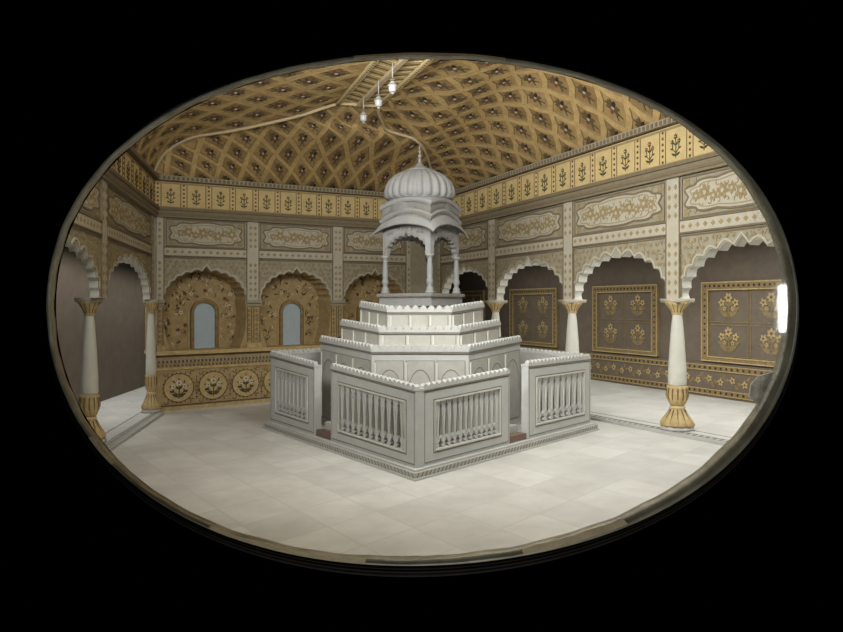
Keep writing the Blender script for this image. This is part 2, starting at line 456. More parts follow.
def dots(mb, F, x0, x1, y0, y1, off, vertical=False, r=.035):
    if vertical:
        y = y0 + .07
        while y < y1 - .03: mb.inlay([((x0 + x1) / 2, y - r * 1.2), ((x0 + x1) / 2 + r, y), ((x0 + x1) / 2, y + r * 1.2), ((x0 + x1) / 2 - r, y)], F, off, 'ochre'); y += .13
    else:
        x = x0 + .07
        while x < x1 - .03: mb.inlay([(x - r * 1.2, (y0 + y1) / 2), (x, (y0 + y1) / 2 + r), (x + r * 1.2, (y0 + y1) / 2), (x, (y0 + y1) / 2 - r)], F, off, 'ochre'); x += .14
def frieze(mb, Wl, s0, s1):
    """cartouche panel, dotted band for one bay"""
    F = Wl.F; sw = .13
    # dotted strips
    mb.rect(s0, s1, 3.0, 3.15, F, 0, .02, 'cream', 3); dots(mb, F, s0 + sw, s1 - sw, 3.0, 3.15, .02)
    for yy in (2.985, 3.165): mb.rect(s0 + sw, s1 - sw, yy - .01, yy + .01, F, 0, .035, 'taupe', 3)
    for (x0, x1) in ((s0, s0 + sw), (s1 - sw, s1)):
        mb.rect(x0, x1, 2.1, 3.76, F, 0, .025, 'cream', 1)
    for xx in (s0 + sw, s1 - sw): mb.line([(xx, 2.1), (xx, 3.76)], .02, F, .02, 'taupe')
    x0, x1, y0, y1 = s0 + sw + .05, s1 - sw - .05, 3.19, 3.73
    mb.line([(x0, y0), (x1, y0), (x1, y1), (x0, y1)], .022, F, 0, 'taupe', True, .02)
    cx, cy = (x0 + x1) / 2, (y0 + y1) / 2; a, b = (x1 - x0) / 2 - .07, (y1 - y0) / 2 - .05
    o = lobed(cx, cy, a, b)
    mb.inlay(o, F, .004, 'cream', .008)
    mb.line(o, .03, F, .012, 'taupe', True)
    mb.line(lobed(cx, cy, a * .9, b * .78), .012, F, .012, 'ochre', True)
    n = int((2 * a - .3) / .16)
    for k in range(n + 1):
        xx = cx - a + .2 + k * (2 * a - .4) / n
        rosette(mb, F, xx, cy + .035 * math.sin(k * 2.2), .085 + .03 * (k % 2), .014, 'ochre', 'cream', 6)
        for sg in (-1, 1): scroll(mb, F, xx + .08, cy + sg * b * .5, .05, .014, 'ochre', k, sg, .012)
    for sx in (-1, 1):
        for sy in (-1, 1):
            xx, yy = cx + sx * (a - .02), cy + sy * (b - .03)
            rosette(mb, F, xx, yy, .07, .006, 'ochre', None, 5); scroll(mb, F, xx - sx * .14, yy + sy * .01, .05, .006, 'ochre', 1, sx, .012)
def spandrel(mb, Wl, s0, s1, arch, thick, reveal, hb=2.1, sw=.13):
    F = Wl.F
    poly = [(s0, hb)] + arch + [(s1, hb), (s1, 3.0), (s0, 3.0)]
    mb.prism(poly, F, -thick, 0, 'cream_d', reveal)
    inner = [(s0 + sw, hb)] + arch + [(s1 - sw, hb), (s1 - sw, 2.97), (s0 + sw, 2.97)]
    arabesque(mb, F, inner, .115, .003, 'ochre', 'ochre', -.02)
    # twin outline following the arch
    cx = (s0 + s1) / 2
    ol = [((x - cx) * 1.045 + cx, 2.1 + (y - 2.1) * 1.05) for x, y in arch if y >= 2.1]
    ol = [(min(max(x, s0 + sw), s1 - sw), min(y, 2.96)) for x, y in ol]
    mb.line(ol, .028, F, .0, 'cream', False, .016); 
    mb.line([(s0 + sw + .02, 2.12), (s0 + sw + .02, 2.95), (s1 - sw - .02, 2.95), (s1 - sw - .02, 2.12)], .018, F, 0, 'taupe', False, .02)
    dots(mb, F, s0, s0 + sw, 2.12, 2.98, .025, True); dots(mb, F, s1 - sw, s1, 2.12, 2.98, .025, True)
    dots(mb, F, s0, s0 + sw, 3.17, 3.75, .025, True); dots(mb, F, s1 - sw, s1, 3.17, 3.75, .025, True)

# ------------------------------------------------------------------ right arcade wall
wr = empty('wall_right', (B[0], B[1], 0), 'cream arcaded wall with scalloped arches on the right', None, None, True)
rb = [0, .272, .567, .862, 1.157, 1.452]
mb = MB(); moulded(mb, WR, 0, WR.L, 8); mb.build('wall_band', wr)
for i in range(5):
    s0, s1 = rb[i] * lenR, rb[i + 1] * lenR; cx = (s0 + s1) / 2; a = (s1 - s0) / 2 - .15
    b_ = MB()
    spandrel(b_, WR, s0, s1, cusp_arch(cx, a, 2.1, 2.87, 6), .2, 'shaft')
    b_.build('arch_spandrel', wr)
    b_ = MB(); frieze(b_, WR, s0, s1); b_.build('frieze_panel', wr)
yellow_band(WR, 0, WR.L, 'flower_band', wr, .54)
# ------------------------------------------------------------------ left arcade wall
wl = empty('wall_left', (A[0], A[1], 0), 'shaded buff arcaded wall on the left', None, None, True)
mb = MB(); moulded(mb, WL, 0, WL.L, 5); mb.build('wall_band', wl)
lb = [.03, 1.0, 1.95]
for i in range(2):
    s0, s1 = lb[i] * lenL, lb[i + 1] * lenL; cx = (s0 + s1) / 2; a = (s1 - s0) / 2 - .2
    b_ = MB(); spandrel(b_, WL, s0, s1, cusp_arch(cx, a, 2.1, 2.82, 6), .12, 'shaft'); b_.build('arch_spandrel', wl)
    b_ = MB(); frieze(b_, WL, s0, s1); b_.build('frieze_panel', wl)
mb = MB(); mb.rect(lb[2] * lenL, WL.L, 0, 3.0, WL.F, -.3, 0, 'cream_d'); mb.build('wall_end', wl)
yellow_band(WL, 0, WL.L, 'flower_band', wl, .52)

# ------------------------------------------------------------------ back wall with gilded niches
wb = empty('wall_back', (A[0], A[1], 0), 'gilded back wall with arched niches and a medallion dado', None, None, True)
LB = WB.L
ub = [.008, .288, .580, .872]
mb = MB(); moulded(mb, WB, 0, LB, 6); mb.rect(.1, LB + .2, 0, 4.6, WB.F, -.62, -.58, 'dark', 3)
mb.rect(0, ub[0] * LB, 0, 3.0, WB.F, -.12, 0, 'cream_d'); mb.rect(ub[3] * LB, LB, 0, 3.0, WB.F, -.5, 0, 'cream_d'); mb.build('wall_band', wb)
for i in range(3):
    s0, s1 = ub[i] * LB, ub[i + 1] * LB; cx = (s0 + s1) / 2; a = .80
    arch = cusp_arch(cx, a, 2.1, 2.79, 6, .26)
    b_ = MB(); spandrel(b_, WB, s0, s1, arch, .5, 'gold_wall', sw=.1); b_.build('arch_spandrel', wb)
    # gilded pilasters below the impost, swelling jambs
    b_ = MB()
    for sg in (-1, 1):
        e = s0 if sg < 0 else s1
        jam = [(cx + sg * a, 2.1), (cx + sg * (a + .03), 1.9), (cx + sg * (a + .02), 1.6), (cx + sg * (a - .03), 1.35), (cx + sg * (a - .10), 1.18)]
        b_.prism([(e, 1.15), (e, 2.1)] + jam + [(cx + sg * (a - .1), 1.15)], WB.F, -.5, 0, 'gold_wall')
        xa, xb = sorted((e, cx + sg * (a + .02)))
        b_.rect(xa, xb, 2.04, 2.1, WB.F, 0, .05, 'cream_d'); b_.rect(xa, xb, 1.98, 2.02, WB.F, 0, .03, 'cream_d'); b_.rect(xa, xb, 1.15, 1.24, WB.F, 0, .05, 'gold')
        b_.line([(xa + .03, 1.26), (xa + .03, 1.96), (xb - .02, 1.96), (xb - .02, 1.26)], .014, WB.F, 0, 'brown')
        for k in range(7): rosette(b_, WB.F, (xa + xb) / 2, 1.32 + k * .095, .035, .0, 'brown', 'gold_light', 4)
    b_.build('pilaster', wb)
    # niche ground with florals
    wc = cx + (.15, .13, .10)[i]
    b_ = MB(); F = lambda s_, h_, o_: WB.F(s_, h_, o_ - .5)
    b_.rect(s0, s1, 1.1, 3.0, F, -.1, .02, 'gold_wall')
    reg = [(cx - a - .05, 1.2), (cx + a + .05, 1.2), (cx + a, 2.2), (cx + .4, 2.75), (cx - .4, 2.75), (cx - a, 2.2)]
    for _ in range(150):
        x, y = random.uniform(cx - a, cx + a), random.uniform(1.22, 2.8)
        if not inside((x, y), reg) or (abs(x - wc) < .36 and y < 2.2): continue
        k = random.random()
        if k < .5: scroll(b_, F, x, y, .06, .02, 'brown', random.random() * 6, random.choice((-1, 1)), .012)
        if k < .8: b_.inlay(leaf(x, y, random.random() * 6, .09, .035), F, .022, random.choice(('green', 'brown', 'gold_light')))
        else: rosette(b_, F, x, y, .05, .022, random.choice(('ivory', 'red', 'gold_light')), 'brown')
    b_.build('niche_panel', wb)
    # window of the niche
    pass
    wn = empty('window_%d' % (i + 1), WB.F(wc, 1.15, -.48), ['pale blue lattice window in the leftmost gilded niche', 'pale blue lattice window in the second gilded niche',
               'pale blue lattice window mostly hidden behind the stepped platform'][i], 'window', None, True)
    hw, hs_, ht = .22, 1.85, 2.03
    def archo(hw, hs_, ht, b0): return [(wc - hw, b0)] + [(wc - hw * math.cos(PI * k / 12), hs_ + (ht - hs_) * math.sin(PI * k / 12)) for k in range(13)] + [(wc + hw, b0)]
    p = MB(); o = archo(hw, hs_, ht, 1.15); p.prism(o, F, .02, .035, 'pane')
    for k in range(-12, 22):
        for sg in (-1, 1):
            pts = [(wc - hw + .003 + t * 2 * (hw - .003) / 8, 1.15 + k * .07 + (t if sg > 0 else 8 - t) * .055 / 1) for t in range(9)]
            pts = [q for q in pts if inside(q, o)]
            if len(pts) > 1: p.line(pts, .008, F, .035, 'marble', False, .008)
    p.build('window_pane', wn)
    p = MB(); p.line(archo(hw + .03, hs_, ht + .04, 1.15), .06, F, .02, 'gold_dark', False, .06)
    p.line(archo(hw + .1, hs_, ht + .12, 1.15), .02, F, .02, 'gold', False, .03); p.build('window_frame', wn)
    b_ = MB(); frieze(b_, WB, s0, s1); b_.build('frieze_panel', wb)
yellow_band(WB, 0, LB, 'flower_band', wb, .5)
# dado
d_ = MB(); F = WB.F
d_.rect(0, LB, 0, 1.08, F, -.12, .1, 'gold_wall', 4); d_.rect(0, LB, 1.08, 1.15, F, -.5, .18, 'gold', 4); d_.rect(0, LB, .8, .84, F, .1, .13, 'gold', 4)
d_.rect(0, LB, 0, .05, F, .1, .13, 'cream', 4)
d_.rect(0, LB, .05, .13, F, .1, .12, 'gold', 4); d_.rect(0, LB, .13, .15, F, .12, .14, 'brown', 4)
d_.rect(0, LB, 1.045, 1.065, F, .1, .13, 'brown', 4)
d_.rect(0, LB, .92, .98, F, .1, .125, 'cream_d', 4)
x = .04
while x < LB - .1:
    d_.rect(x, x + .035, .93, .975, F, .125, .135, 'brown'); d_.rect(x, x + .03, .86, .89, F, .1, .115, 'brown'); x += .075
d_.build('dado', wb)
cx = .063 * LB
while cx < LB - .3:
    d_ = MB(); cy = .46
    d_.inlay([(cx + .29 * math.cos(t * PI / 10) * (1 + .03 * math.cos(t * PI)), cy + .27 * math.sin(t * PI / 10)) for t in range(20)], F, .1, 'gold', .012)
    d_.line(disc(cx, cy, .285, 22, .265), .014, F, .112, 'brown', True)
    for k in range(22):
        aa = 2 * PI * k / 22; d_.inlay(disc(cx + .3 * math.cos(aa), cy + .28 * math.sin(aa), .014, 5), F, .1, 'brown')
    bouquet(d_, F, cx, cy - .2, .36, .34, .114, 'green', 'ivory', 'red')
    for k in range(9):
        aa = 2 * PI * k / 9; d_.inlay(leaf(cx + .12 * math.cos(aa), cy + .11 * math.sin(aa), aa + .5, .08, .03), F, .114, 'brown')
    x = cx + .345
    bouquet(d_, F, x, cy - .24, .09, .5, .102, 'brown', 'brown', 'gold_light')
    for sx in (-1, 1):
        for sy in (-1, 1):
            scroll(d_, F, cx + sx * .25, cy + sy * .26, .06, .1, 'brown', .5, sx, .014)
    d_.build('medallion', wb)
    cx += .098 * LB

# marble kerbs
for n_, Wl in ((1, WR), (2, WL)):
    k_ = MB(); L_ = Wl.L
    k_.rect(0, L_, 0, .05, Wl.F, -.22, .2, 'marble', 3)
    k_.rect(0, L_, .05, .055, Wl.F, -.2, -.19, 'marble_line'); k_.rect(0, L_, .05, .055, Wl.F, .16, .17, 'marble_line')
    k_.rect(0, L_, .05, .055, Wl.F, .03, .04, 'marble_line')
    x = .05
    while x < L_:
        k_.prism([(x, .06), (x + .05, .06), (x + .05, .13), (x, .13)], lambda a, b, o, Wl=Wl: Wl.F(a, o, b), .05, .055, 'marble_line'); x += .12
    tag(k_.build('trim_%d' % n_), 'low dotted marble kerb under the %s arcade' % ('right', 'left')[n_ - 1], None, None, 'structure')

# ------------------------------------------------------------------ ceiling: coved vault
TAB = [(0, 0), (.02, .14), (.057, .31), (.13, .46), (.23, .575), (.35, .62), (.47, .665), (.64, .75), (.81, .85), (.92, .94), (1, 1)]
P1 = Vector((-1.53, 13.3, 5.6)); P2 = Vector((-.78, 13.5, 5.6))
pd1 = Vector((.79, -2.3, 0)).normalized(); pd2 = Vector((.91, -2.55, 0)).normalized()
Q1 = P1 + pd1 * 7.0; Q2 = P2 + pd2 * 7.0
cA = Vector((A[0], A[1], 4.385)); cB = Vector((B[0], B[1], 4.61))
cR = Vector(WR.F(WR.L, 4.6, 0)); cL = Vector(WL.F(WL.L, 4.6, 0))
def tabcurve(P, Q): return [Vector((P.x + (Q.x - P.x) * a, P.y + (Q.y - P.y) * a, P.z + (Q.z - P.z) * b)) for a, b in TAB]
G1 = tabcurve(cA, P1)
G2 = [Vector(p) for p in ((.41, 18, 4.61), (.33, 17.1, 4.73), (.22, 16.2, 4.9), (.13, 15.3, 5.02), (.01, 14.6, 5.12), (-.19, 14.3, 5.22), (-.48, 14.3, 5.31), (-.68, 14.25, 5.38), (-.74, 13.95, 5.46), (-.79, 13.7, 5.54), (-.78, 13.5, 5.6))]
BUL = [(0, 0), (.08, .22), (.18, .42), (.3, .58), (.42, .70), (.55, .80), (.66, .87), (.76, .92), (.86, .96), (.94, .985), (1, 1)]
def bulcurve(P, Q): return [Vector((P.x + (Q.x - P.x) * a, P.y + (Q.y - P.y) * a, P.z + (Q.z - P.z) * b)) for a, b in BUL]
G3 = bulcurve(cR, Q2); G0 = bulcurve(cL, Q1)
def resample(G, mode):
    if mode == 'h': ks = [(p.z - G[0].z) / (G[-1].z - G[0].z) for p in G]
    else:
        ks = [0]
        for i in range(1, len(G)): ks.append(ks[-1] + (G[i] - G[i - 1]).length)
        ks = [k / ks[-1] for k in ks]
    def f(t):
        t = min(max(t, 0), 1)
        for i in range(len(G) - 1):
            if t <= ks[i + 1] or i == len(G) - 2:
                u = (t - ks[i]) / max(1e-6, ks[i + 1] - ks[i]); return G[i].lerp(G[i + 1], min(max(u, 0), 1))
    return f
class Cove:
    def __init__(s, Ga, Gb, mode, bulge=0.0, far=False):
        s.bulge, s.far = bulge, far; s.a = resample(Ga, mode); s.b = resample(Gb, mode); s.o = Ga[0]; s.dir = (Gb[0] - Ga[0]); s.dir.z = 0; s.L = s.dir.length; s.dir.normalize()
    def pt(s, x, t):
        a, b = s.a(t), s.b(t)
        xa, xb = (a - s.o).dot(s.dir), (b - s.o).dot(s.dir)
        lam = 0 if xb - xa < 1e-4 else min(max((x - xa) / (xb - xa), 0), 1)
        p = a.lerp(b, lam); p.z += s.bulge * math.sin(PI * min(max(t, 0), 1)) * (math.sin(PI / 2 * lam) if s.far else math.sin(PI * lam)); return p
    def F(s, x, t, off):
        p = s.pt(x, t); e = .02
        du = s.dir; t0 = min(t, 1 - e); dv = (s.pt(x, t0 + e) - s.pt(x, t0))
        n = du.cross(dv)
        if n.length < 1e-6: n = Vector((0, 0, -1))
        n.normalize()
        c = Vector((-.5, 11, 2.5)) - p
        if n.dot(c) < 0: n = -n
        q = p + n * off
        return (q.x, q.y, q.z)
    def span(s, t):
        a, b = s.a(t), s.b(t); return (a - s.o).dot(s.dir), (b - s.o).dot(s.dir)
ceil = empty('ceiling', (0, 12, 4.6), 'gilded coved ceiling covered with diamond flower coffers', None, None, True)
def coffers(cv, cw, rows, name, ogee=0.0, rib='rib', sh=0.0):
    mb = MB(); F = lambda x_, t_, o_: cv.F(x_ + sh * t_, t_, o_); th = 1.0 / rows
    nx = int(cv.L / cw) + 2
    for j in range(-1, 2 * rows + 2):
        for i in range(-1, nx + 1 + int(abs(sh) / cw)):
            cx = (i + (.5 if j % 2 else 0)) * cw; cy = j * th / 2; ce = cx + sh * min(max(cy, 0), 1)
            if cy - th / 2 >= 1 or cy + th / 2 <= 0: continue
            sp = cv.span(min(max(cy, 0), 1))
            if ce + cw / 2 + abs(sh) * th < min(sp[0], cv.span(max(0, cy - th / 2))[0]) - .02 or ce - cw / 2 - abs(sh) * th > max(sp[1], cv.span(max(0, cy - th / 2))[1]) + .02: continue
            def ring(k, off):
                cor = [(0, -1), (.5 + ogee * .12, -.42 - ogee * .1), (1, 0), (.5 - ogee * .16, .5 - ogee * .05), (0, 1), (-.5 + ogee * .16, .5 - ogee * .05), (-1, 0), (-.5 - ogee * .12, -.42 - ogee * .1)]
                if ogee == 0: cor = [(0, -1), (.5, -.5), (1, 0), (.5, .5), (0, 1), (-.5, .5), (-1, 0), (-.5, -.5)]
                out = []
                for a, b in cor:
                    t = min(max(cy + b * k * th / 2, 0), 1); out.append(F(cx + a * k * cw / 2, t, off))
                return out
            r0 = ring(1, 0) if ogee == 0 else [F(cx + a * cw / 2, min(max(cy + b * th / 2, 0), 1), 0) for a, b in ((0, -1), (.5, -.5), (1, 0), (.5, .5), (0, 1), (-.5, .5), (-1, 0), (-.5, -.5))]
            r1, r2, r3 = ring(.80, .004), ring(.74, -.014), ring(.70, -.014)
            vs = r0 + r1 + r2
            fs = [(i_, (i_ + 1) % 8, 8 + (i_ + 1) % 8, 8 + i_) for i_ in range(8)]
            mb.add(vs, fs, rib); mb.add(vs, [(8 + i_, 8 + (i_ + 1) % 8, 16 + (i_ + 1) % 8, 16 + i_) for i_ in range(8)], 'gold_dark')
            mb.add(r2, [tuple(range(8))], 'cof' if (i + j) % 2 else 'cof2')
            if not (0 <= cy < .97) or ce < sp[0] + cw * .2 or ce > sp[1] - cw * .2: continue
            S = lambda a, b, o: F(cx + a, min(max(cy + b / cw * th, 0), 1), -.014 + o)
            cc = (0, 0)
            s_ = cw * .17
            for k in range(6):
                mb.inlay(leaf(0, 0, k * PI / 3 + .5, s_ * 1.1, s_ * .6), S, .008, ('brown_d', 'brown', 'brown', 'red', 'brown', 'brown')[k])
            mb.inlay(disc(0, 0, s_ * .22, 6), S, .016, 'cream')
            for aa in (-.6, .6): mb.inlay(leaf(0, s_ * .3, PI / 2 + aa, s_, s_ * .35), S, .012, 'brown')
            mb.line([(-s_ * .5, -s_ * 1.5), (0, -s_ * .4), (s_ * .5, -s_ * 1.5)], s_ * .14, S, .008, 'green')
    # rear lining so that no gap shows between clipped cells
    n, m_ = 16, 12
    vs = []
    for b in range(m_ + 1):
        t = b / m_; sp = cv.span(t)
        for a in range(n + 1): vs.append(cv.F(sp[0] + (sp[1] - sp[0]) * a / n, t, -.07))
    mb.add(vs, [(b * (n + 1) + a, b * (n + 1) + a + 1, (b + 1) * (n + 1) + a + 1, (b + 1) * (n + 1) + a) for b in range(m_) for a in range(n)], 'cof2')
    return mb.build(name, ceil, recalc=False)
coffers(Cove(G1, G2, 'h', .12), .48, 3, 'cove', 0, sh=-1.5)
coffers(Cove(G2, G3, 'l', 1.3, True), .60, 5, 'cove', 1.0)
coffers(Cove(G0, G1, 'l', .3), .66, 5, 'cove', 0)
for G in (G1, G2):
    t_ = MB(); fine = []
    for i in range(len(G) - 1):
        p0, p1, p2, p3 = G[max(i - 1, 0)], G[i], G[i + 1], G[min(i + 2, len(G) - 1)]
        for k in range(5):
            t = k / 5; fine.append(.5 * ((2 * p1) + (p2 - p0) * t + (2 * p0 - 5 * p1 + 4 * p2 - p3) * t * t + (3 * p1 - p0 - 3 * p2 + p3) * t ** 3))
    fine.append(G[-1]); fine = [p + Vector((.01, -.05, -.03)) for p in fine]
    t_.tube(fine, .028, 'groin'); t_.build('groin_rib', ceil)
# central gilded panel
cp = MB(); width = (P2 - P1).length; pw = (P2 - P1).normalized()
def CF(a, b, off):
    p = P1.lerp(P2, a / width) ; q = Q1.lerp(Q2, a / width); r = p.lerp(q, b / 7.0)
    return (r.x, r.y, r.z - off)
cp.rect(0, width, 0, 7.0, CF, -.1, 0, 'gold')
for (x0, x1) in ((0, .07), (width - .07, width)): cp.rect(x0, x1, 0, 7.0, CF, 0, .04, 'gold_light')
cp.rect(0, width, 0, .09, CF, 0, .04, 'gold_light'); cp.rect(width / 2 - .035, width / 2 + .035, .09, 7.0, CF, 0, .06, 'groin')
b = .12
while b < 6.9:
    for sg in (-1, 1):
        cp.line([(width / 2 + sg * .04, b), (width / 2 + sg * (width / 2 - .08), b + .16)], .03, CF, 0, 'brown' if int(b / .13) % 2 else 'gold_light')
    b += .13
y = .05
while y < 7:
    for x in (.035, width - .035): cp.inlay(disc(x, y, .018, 5), CF, .04, 'brown')
    y += .09
x = .05
while x < width: cp.inlay(disc(x, .045, .02, 5), CF, .04, 'brown'); x += .08
cp.build('central_panel', ceil)

# ------------------------------------------------------------------ columns
def make_column():
    r = empty('marble_column', (0, 0, 0)); del r['_o']
    b = MB(); b.lathe([(.27, 0), (.27, .03), (.24, .05), (.24, .075)], (0, 0, 0), 'marble', 8, phase=PI / 8); b.build('plinth', r)
    b = MB(); b.lathe([(.235, .06), (.245, .09), (.21, .16), (.15, .25), (.11, .31), (.10, .34)], (0, 0, 0), 'gold', 48, 12, .10)
    b.lathe([(.11, .33), (.125, .35), (.11, .375)], (0, 0, 0), 'gold_light', 24)
    b.lathe([(.09, .37), (.12, .42), (.155, .50), (.155, .57), (.14, .64), (.155, .69), (.13, .70)], (0, 0, 0), 'gold', 48, 12, .08)
    for k in range(12):
        a = 2 * PI * k / 12 + PI / 12
        b.tube([(.15 * math.cos(a), .15 * math.sin(a), .48), (.168 * math.cos(a), .168 * math.sin(a), .55), (.15 * math.cos(a), .15 * math.sin(a), .66)], .008, 'brown', 5)
        b.tube([(.235 * math.cos(a), .235 * math.sin(a), .10), (.16 * math.cos(a), .16 * math.sin(a), .24), (.115 * math.cos(a), .115 * math.sin(a), .32)], .008, 'brown', 5)
    b.build('lotus_base', r)
    b = MB(); b.lathe([(.125, .68), (.142, .74), (.138, .95), (.115, 1.35), (.088, 1.7), (.072, 1.83), (.07, 1.86)], (0, 0, 0), 'shaft', 32); b.build('shaft', r)
    b = MB(); b.lathe([(.065, 1.835), (.085, 1.85), (.08, 1.87), (.105, 1.93), (.155, 2.0), (.185, 2.04), (.17, 2.045)], (0, 0, 0), 'gold', 48, 12, .08)
    for k in range(12):
        a = 2 * PI * k / 12 + PI / 12
        b.tube([(.085 * math.cos(a), .085 * math.sin(a), 1.88), (.11 * math.cos(a), .11 * math.sin(a), 1.94), (.175 * math.cos(a), .175 * math.sin(a), 2.03)], .007, 'brown', 5)
    b.build('capital', r)
    b = MB(); b.lathe([(.24, 2.035), (.26, 2.06), (.26, 2.1)], (0, 0, 0), 'cream', 4, phase=PI / 4); b.build('abacus', r)
    return r
c0 = make_column()
labs = {('R', .272): 'marble column with gilt capital just right of the stepped platform, base hidden',
        ('R', .567): 'marble column with gilt capital rising behind the right side screen',
        ('R', .862): 'large marble column with gilt lotus base standing clear at the right',
        ('R', 1.157): 'marble column at the extreme right behind the glass edge',
        ('L', .03): 'slim marble column in the left back corner beside the medallion dado',
        ('L', .98): 'large marble column with gilt lotus base nearest the left edge'}
first = True
for (sd, u), lab in labs.items():
    if sd == 'R' and u > 1: continue
    o = c0 if first else copy_tree(c0); first = False
    Wl, ln = (WR, lenR) if sd == 'R' else (WL, lenL)
    p = Wl.F(u * ln, 0, (-.2 if u > .5 else -.02) if sd == 'L' else -.08)
    o.location = (p[0], p[1], .055); o.rotation_euler.z = math.atan2(Wl.d.y, Wl.d.x)
    k_ = 1 if sd == 'R' else (.84 if u > .5 else .66); o.scale = (k_, k_, (2.1 - .055) / 2.1)
    tag(o, lab, 'column', 'marble columns of the arcades')

# ------------------------------------------------------------------ hanging lanterns
def make_lantern():
    r = empty('hanging_lantern', (0, 0, 0)); del r['_o']
    b = MB(); b.tube([(0, 0, 0), (0, 0, .30)], .009, 'glasswhite', 6)
    b.build('chain', r)
    b = MB(); b.lathe([(.012, .02), (.05, .0), (.07, -.015), (.02, -.03)], (0, 0, 0), 'grey', 16); b.build('cap', r)
    b = MB(); b.lathe([(.02, -.03), (.045, -.05), (.06, -.08), (.095, -.10), (.10, -.115), (.07, -.13), (.075, -.16), (.07, -.2), (.05, -.24), (.02, -.26), (.012, -.275)], (0, 0, 0), 'glasswhite', 20); b.lathe([(.103, -.104), (.105, -.112), (.098, -.118)], (0, 0, 0), 'grey', 20); b.lathe([(.055, -.232), (.058, -.238), (.045, -.246)], (0, 0, 0), 'grey', 16); b.build('glass_bell', r)
    return r
l0 = make_lantern()
for i, (px, top, bot) in enumerate(((363.5, 94, 121), (378.5, 77, 105), (392.5, 62, 91))):
    o = l0 if i == 0 else copy_tree(l0)
    b = (.75, 1.75, 2.6)[i]
    # under the ridge rib of the central panel
    p = Vector(CF(width / 2, b, .05)); yd = p.y; p.x = (px - 421.5) / F_PX * yd if abs((px - 421.5) / F_PX * yd - p.x) < .3 else p.x
    z0 = p.z - .05 - .30
    o.location = (p.x, p.y, p.z - .235); o.scale = (.8, .8, .8)
    tag(o, ('farthest and lowest of the three white glass lanterns under the ceiling panel', 'middle of the three white glass lanterns under the ceiling panel',
            'nearest of the three white glass lanterns, highest in view by the ceiling edge')[i], 'lantern', 'white glass lanterns under the ceiling panel')

# ------------------------------------------------------------------ pavilion: base slab and screens
Fp, Lp, Rp = Vector((-.07, 8.51)), Vector((-2.53, 12.1)), Vector((2.78, 11.92)); Kp = Lp + Rp - Fp; Kp.y -= .1
quad = [Fp, Lp, Kp, Rp]; cen = (Fp + Lp + Kp + Rp) / 4
def inset(d):
    out = []
    for i in range(4):
        p = quad[i]; a = (quad[i - 1] - p).normalized(); b = (quad[(i + 1) % 4] - p).normalized()
        sn = abs(a.x * b.y - a.y * b.x); out.append(p + (a + b) * (d / sn))
    return out
XY = lambda a, b, o: (a, b, o)
pb = empty('platform_base', (cen.x, cen.y, 0), 'low square marble base slab with carved edge under the screens', 'base')
b = MB(); b.prism([tuple(p) for p in inset(-.05)], XY, 0, .025, 'marble'); b.prism([tuple(p) for p in inset(-.03)], XY, .025, .085, 'marble_panel')
b.prism([tuple(p) for p in inset(.0)], XY, .085, .11, 'marble'); 
for (i0, i1) in ((0, 1), (0, 3)):
    p, q = inset(-.03)[i0], inset(-.03)[i1]; Wq = Wall(p, q, (p - (cen - p)), 4.6, 4.6); x = .03
    while x < Wq.L - .05: b.line([(x, .03), (x + .04, .08)], .012, Wq.F, 0, 'marble_line'); x += .075
b.build('slab', pb)
ins = inset(.06)
TH = .11
def screen(P, Q, H0, H1, nb, label, detail=True, group='pierced marble screens around the platform'):
    """P,Q: outer face ends"""
    z0 = .11
    Wq = Wall(P, Q, (P - (cen - P) * 3), 0, 0); L_ = Wq.L
    def F(s_, h_, o_):
        p = Wq.P + Wq.d * s_ + Wq.n * o_; H = H0 + (H1 - H0) * s_ / L_
        return (p.x, p.y, z0 + h_ * (H - z0))
    m = (P + Q) / 2
    r = empty('marble_screen', (m.x, m.y, z0), label, 'screen', group)
    fr = MB(); e = .235; b0, b1 = .18, .775; t = TH
    for (x0, x1, y0, y1) in ((0, L_, 0, b0), (0, L_, b1, .95), (0, e, b0, b1), (L_ - e, L_, b0, b1)): fr.rect(x0, x1, y0, y1, F, -t, 0, 'marble')
    if detail:
        fr.line([(.03, .04), (L_ - .03, .04), (L_ - .03, .92), (.03, .92)], .012, F, 0, 'marble_line', True, .004)
        fr.line([(e - .04, b0 - .04), (L_ - e + .04, b0 - .04), (L_ - e + .04, b1 + .03), (e - .04, b1 + .03)], .012, F, 0, 'marble_line', True, .004)
        fr.line([(e - .012, b0 - .01), (L_ - e + .012, b0 - .01), (L_ - e + .012, b1 + .01), (e - .012, b1 + .01)], .02, F, 0, 'shaft', True, .014)
    fr.build('frame', r)
    bp = MB(); bp.rect(e, L_ - e, b0, b1, F, -t + .005, -.055, 'gap_shade'); bp.build('backing_panel', r)
    cp_ = MB(); cp_.rect(-.004, L_ + .004, .95, .975, F, -t - .006, .006, 'marble')
    cp_.rect(0, L_, .935, .95, F, 0, .012, 'marble_line')
    n = int(L_ / .1)
    for k in range(n):
        x = (k + .5) * L_ / n; cp_.prism([(x - .042, .975), (x + .042, .975), (x + .042, .998), (x + .022, 1.016), (x, 1.026), (x - .022, 1.016), (x - .042, .998)], F, -.06, .005, 'marble')
    cp_.build('coping', r)
    if detail:
        wd = L_ - 2 * e
        for k in range(nb):
            x = e + (k + .5) * wd / nb; g = wd / nb * .45; o = -.02
            sh = [(.0, .0), (.55, .02), (.62, .05), (.3, .09), (.75, .15), (.8, .19), (.35, .25), (.42, .45), (.62, .68), (.78, .80), (.62, .88), (.95, .95), (.95, 1.0)]
            pl = [(x + g * a, b0 + (b1 - b0) * h) for a, h in sh] + [(x - g * a, b0 + (b1 - b0) * h) for a, h in sh[::-1]]
            bb = MB(); bb.prism(pl, F, -.055, -.012, 'marble'); bb.line([(x, b0 + .15), (x, b1 - .13)], .012, F, -.012, 'shaft', False, .012); bb.build('baluster', r)
    return r
